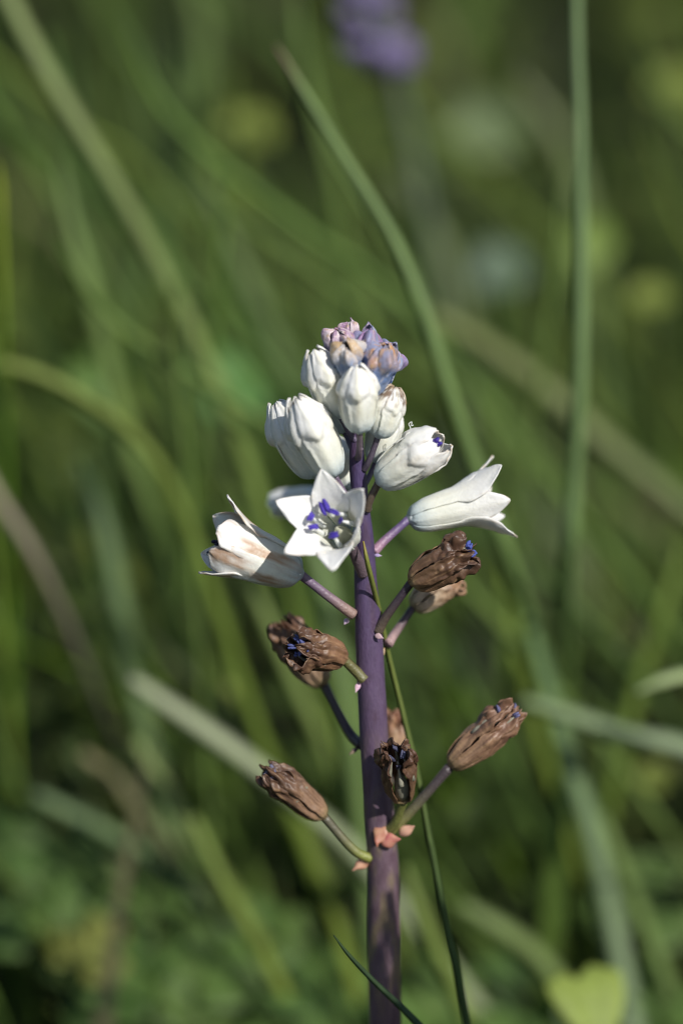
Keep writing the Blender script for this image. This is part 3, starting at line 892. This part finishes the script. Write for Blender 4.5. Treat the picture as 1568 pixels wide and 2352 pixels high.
# ------------------------------------------------------------------ meadow grass
rg = np.random.default_rng(11)


def grass_field(name, n, xr, yr, hr, wr, label, guard=True, palette=None, lean=0.45):
    sx = rg.uniform(xr[0], xr[1], n)
    sy = rg.uniform(yr[0], yr[1], n)
    h = rg.uniform(hr[0], hr[1], n) * (0.75 + 0.5 * rg.random(n))
    w = rg.uniform(wr[0], wr[1], n)
    az = rg.normal(math.pi, 1.1, n)
    ln = np.abs(rg.normal(lean, 0.25, n))
    seg = 6
    s = np.linspace(0, 1, seg + 1)[None, :]
    horiz = h[:, None] * ln[:, None] * (0.45 * s + 0.75 * s ** 2.2)
    up = h[:, None] * (s - 0.22 * ln[:, None] * s ** 2.6)
    X = sx[:, None] + np.cos(az)[:, None] * horiz
    Y = sy[:, None] + np.sin(az)[:, None] * horiz
    Z = up - 0.004
    if guard:     # keep the air around the spike and in front of the lens free
        px = np.stack([X - CAM.x, Y - CAM.y, Z - CAM.z], -1)
        dep = px @ np.array(FW)
        u = (px @ np.array(RT)) / np.maximum(dep, 1e-3) / (K / DIST)
        v = (px @ np.array(UP)) / np.maximum(dep, 1e-3) / (K / DIST)
        bad = ((dep < DIST + 0.075) & (np.abs(u) < 900) & (v > -1260)) | ((dep < 0.12) & (Z > 0.12))
        ok = ~bad.any(1)
        X, Y, Z, w, az, n = X[ok], Y[ok], Z[ok], w[ok], az[ok], int(ok.sum())
    tw = az + math.pi / 2 + rg.normal(0, 0.6, n)
    wid = 0.5 * w[:, None] * np.clip((1 - s ** 2.2), 0.03, 1) * (0.75 + 0.5 * s * (1 - s))
    dx, dy = np.cos(tw)[:, None] * wid, np.sin(tw)[:, None] * wid
    Vv = np.empty((n, seg + 1, 2, 3), np.float32)
    Vv[:, :, 0, 0], Vv[:, :, 0, 1], Vv[:, :, 0, 2] = X - dx, Y - dy, Z
    Vv[:, :, 1, 0], Vv[:, :, 1, 1], Vv[:, :, 1, 2] = X + dx, Y + dy, Z
    base = (np.arange(n) * (seg + 1) * 2)[:, None, None]
    k = (np.arange(seg) * 2)[None, :, None]
    Fq = (base + k + np.array([0, 1, 3, 2])[None, None, :]).reshape(-1, 4)
    me = bpy.data.meshes.new(name)
    me.vertices.add(n * (seg + 1) * 2)
    me.vertices.foreach_set('co', Vv.ravel())
    nf = len(Fq)
    me.loops.add(nf * 4)
    me.loops.foreach_set('vertex_index', Fq.ravel().astype(np.int32))
    me.polygons.add(nf)
    me.polygons.foreach_set('loop_start', np.arange(0, nf * 4, 4, dtype=np.int32))
    me.polygons.foreach_set('use_smooth', np.ones(nf, dtype=bool))
    pal = np.array(palette or [(0.070, 0.125, 0.020), (0.095, 0.150, 0.028), (0.135, 0.180, 0.028), (0.060, 0.105, 0.030), (0.12, 0.155, 0.055), (0.20, 0.18, 0.09), (0.09, 0.155, 0.012)])
    pick = rg.choice(len(pal), n, p=[.22, .22, .16, .16, .12, .05, .07])
    c = pal[pick] * (0.35 + 0.95 * rg.random((n, 1)))
    cc = np.ones((n, (seg + 1) * 2, 4), np.float32)
    cc[:, :, :3] = c[:, None, :]
    me.update(calc_edges=True)
    me.validate()
    at = me.color_attributes.new('Col', 'FLOAT_COLOR', 'POINT')
    at.data.foreach_set('color', cc.ravel())
    me.materials.append(M['grass'])
    o = bpy.data.objects.new(name, me)
    COL.objects.link(o)
    tag(o, label, 'grass', kind='stuff')
    return o


grass_field('meadow_grass', 2400, (-.7, .7), (.05, .62), (.035, .13), (.0025, .0065), 'mixed green meadow grass around and behind the flower spike')
grass_field('far_meadow_grass', 2200, (-1.6, 1.6), (.6, 2.2), (.07, .24), (.005, .013), 'denser green meadow grass farther off')
grass_field('horizon_grass', 14000, (-7, 7), (2.2, 9), (.12, .34), (.008, .02), 'thinning green grass far out in the meadow')
grass_field('foreground_grass', 3000, (-.7, .7), (-.75, .05), (.03, .10), (.0016, .004), 'short green grass at the foot of the flower spike')



def leafy_field(name, clumps, per, xr, yr, hr, size, spread, label):
    """many small folded leaves in loose clumps with bare gaps between them"""
    n = clumps * per
    cx, cy = np.repeat(rg.uniform(xr[0], xr[1], clumps), per), np.repeat(rg.uniform(yr[0], yr[1], clumps), per)
    ch = np.repeat(rg.uniform(hr[0], hr[1], clumps), per)
    r = np.abs(rg.normal(0, spread, n))
    a = rg.uniform(0, 6.283, n)
    c = np.stack([cx + r * np.cos(a), cy + r * np.sin(a), ch * (0.25 + 0.75 * rg.random(n)) * np.exp(-(r / (2.2 * spread)) ** 2) + 0.004], -1)
    rel = c - np.array(CAM)
    dep = rel @ np.array(FW)
    u = (rel @ np.array(RT)) / np.maximum(dep, 1e-3) / (K / DIST)
    v = (rel @ np.array(UP)) / np.maximum(dep, 1e-3) / (K / DIST)
    ok = ~((dep < DIST + 0.085) & (np.abs(u) < 960) & (v > -1330))
    c = c[ok]
    col0 = np.repeat(rg.uniform(0.2, 1.5, clumps), per)[ok]
    hue = np.repeat(rg.random(clumps), per)[ok]
    n = len(c)
    ax = rg.normal(0, 1, (n, 3)) * np.array([1, 1, 0.45])
    ax /= np.linalg.norm(ax, axis=1, keepdims=True)
    nr = rg.normal(0, 0.45, (n, 3)) + np.array([0.1, -0.35, 1.0])
    sd_ = np.cross(nr, ax)
    sd_ /= np.linalg.norm(sd_, axis=1, keepdims=True)
    nr = np.cross(ax, sd_)
    L = rg.uniform(size[0], size[1], n)[:, None]
    W = L * rg.uniform(0.28, 0.48, n)[:, None]
    Vv = np.stack([c, c + ax * L * .3 + sd_ * W * .85 + nr * W * .3, c + ax * L * .7 + sd_ * W * .8 + nr * W * .25, c + ax * L - nr * L * .15,
                   c + ax * L * .7 - sd_ * W * .8 + nr * W * .25, c + ax * L * .3 - sd_ * W * .85 + nr * W * .3], 1).astype(np.float32)
    Fq = (np.arange(n)[:, None, None] * 6 + np.array([[0, 1, 2, 3], [0, 3, 4, 5]])[None]).reshape(-1, 4)
    me = bpy.data.meshes.new(name)
    me.vertices.add(n * 6)
    me.vertices.foreach_set('co', Vv.ravel())
    nf = len(Fq)
    me.loops.add(nf * 4)
    me.loops.foreach_set('vertex_index', Fq.ravel().astype(np.int32))
    me.polygons.add(nf)
    me.polygons.foreach_set('loop_start', np.arange(0, nf * 4, 4, dtype=np.int32))
    me.update(calc_edges=True)
    g0, g1 = np.array([0.045, 0.080, 0.020]), np.array([0.110, 0.140, 0.026])
    cl = (g0 + (g1 - g0) * hue[:, None]) * (col0 * rg.uniform(0.7, 1.3, n))[:, None]
    cc = np.ones((n, 6, 4), np.float32)
    cc[:, :, :3] = cl[:, None, :]
    at = me.color_attributes.new('Col', 'FLOAT_COLOR', 'POINT')
    at.data.foreach_set('color', cc.ravel())
    me.materials.append(M['grass'])
    o = bpy.data.objects.new(name, me)
    COL.objects.link(o)
    tag(o, label, 'foliage', kind='stuff')


leafy_field('leafy_undergrowth', 150, 45, (-.6, .6), (.10, .75), (.02, .09), (.006, .013), .018, 'low leafy green undergrowth in loose clumps behind the flower spike')
leafy_field('far_leafy_undergrowth', 190, 45, (-1.5, 1.5), (.75, 2.4), (.05, .17), (.010, .024), .035, 'leafy green undergrowth farther off in the meadow')

# a taller tuft standing to the sunny side, shading the foot of the stem
tx, ty = 0.064, -0.081
tuft = empty('grass_tuft', (tx, ty, 0), 'tall dense tuft of green grass on the sunny side of the flower spike', 'grass')
for i in range(150):
    bx, by = tx + rnd.uniform(-.012, .012), ty + rnd.uniform(-.028, .020)
    h = rnd.uniform(.160, .174)
    az = rnd.uniform(0, 6.28)
    l = rnd.uniform(.0, .012)
    pts = []
    for s in (1, .75, .5, .25, 0):
        pts.append((bx + math.cos(az) * l * s * s, by + math.sin(az) * l * s * s, h * s - (.004 if s == 0 else 0), (.0012, .0042, .0046, .0046, .004)[int((1 - s) * 4)]))
    S = spline(pts, 20)
    V, F = [], []
    ta = rnd.uniform(0, 3.14)
    sd_ = Vector((math.cos(ta), math.sin(ta), 0))
    nn = Vector((-math.sin(ta), math.cos(ta), 0))
    for p in S:
        c = Vector(p[:3])
        w = p[3] * .5
        V += [c - sd_ * w + nn * w * .2, c - nn * .0002, c + sd_ * w + nn * w * .2, c + nn * .0002]
    for j in range(19):
        for k in range(4):
            a, b = j * 4 + k, j * 4 + (k + 1) % 4
            F.append((a, b, b + 4, a + 4))
    mk('grass_blade', V, F, M['blade'], tuft, org=(bx, by, 0), cols=[mix(G1, G2, rnd.random())] * len(V))
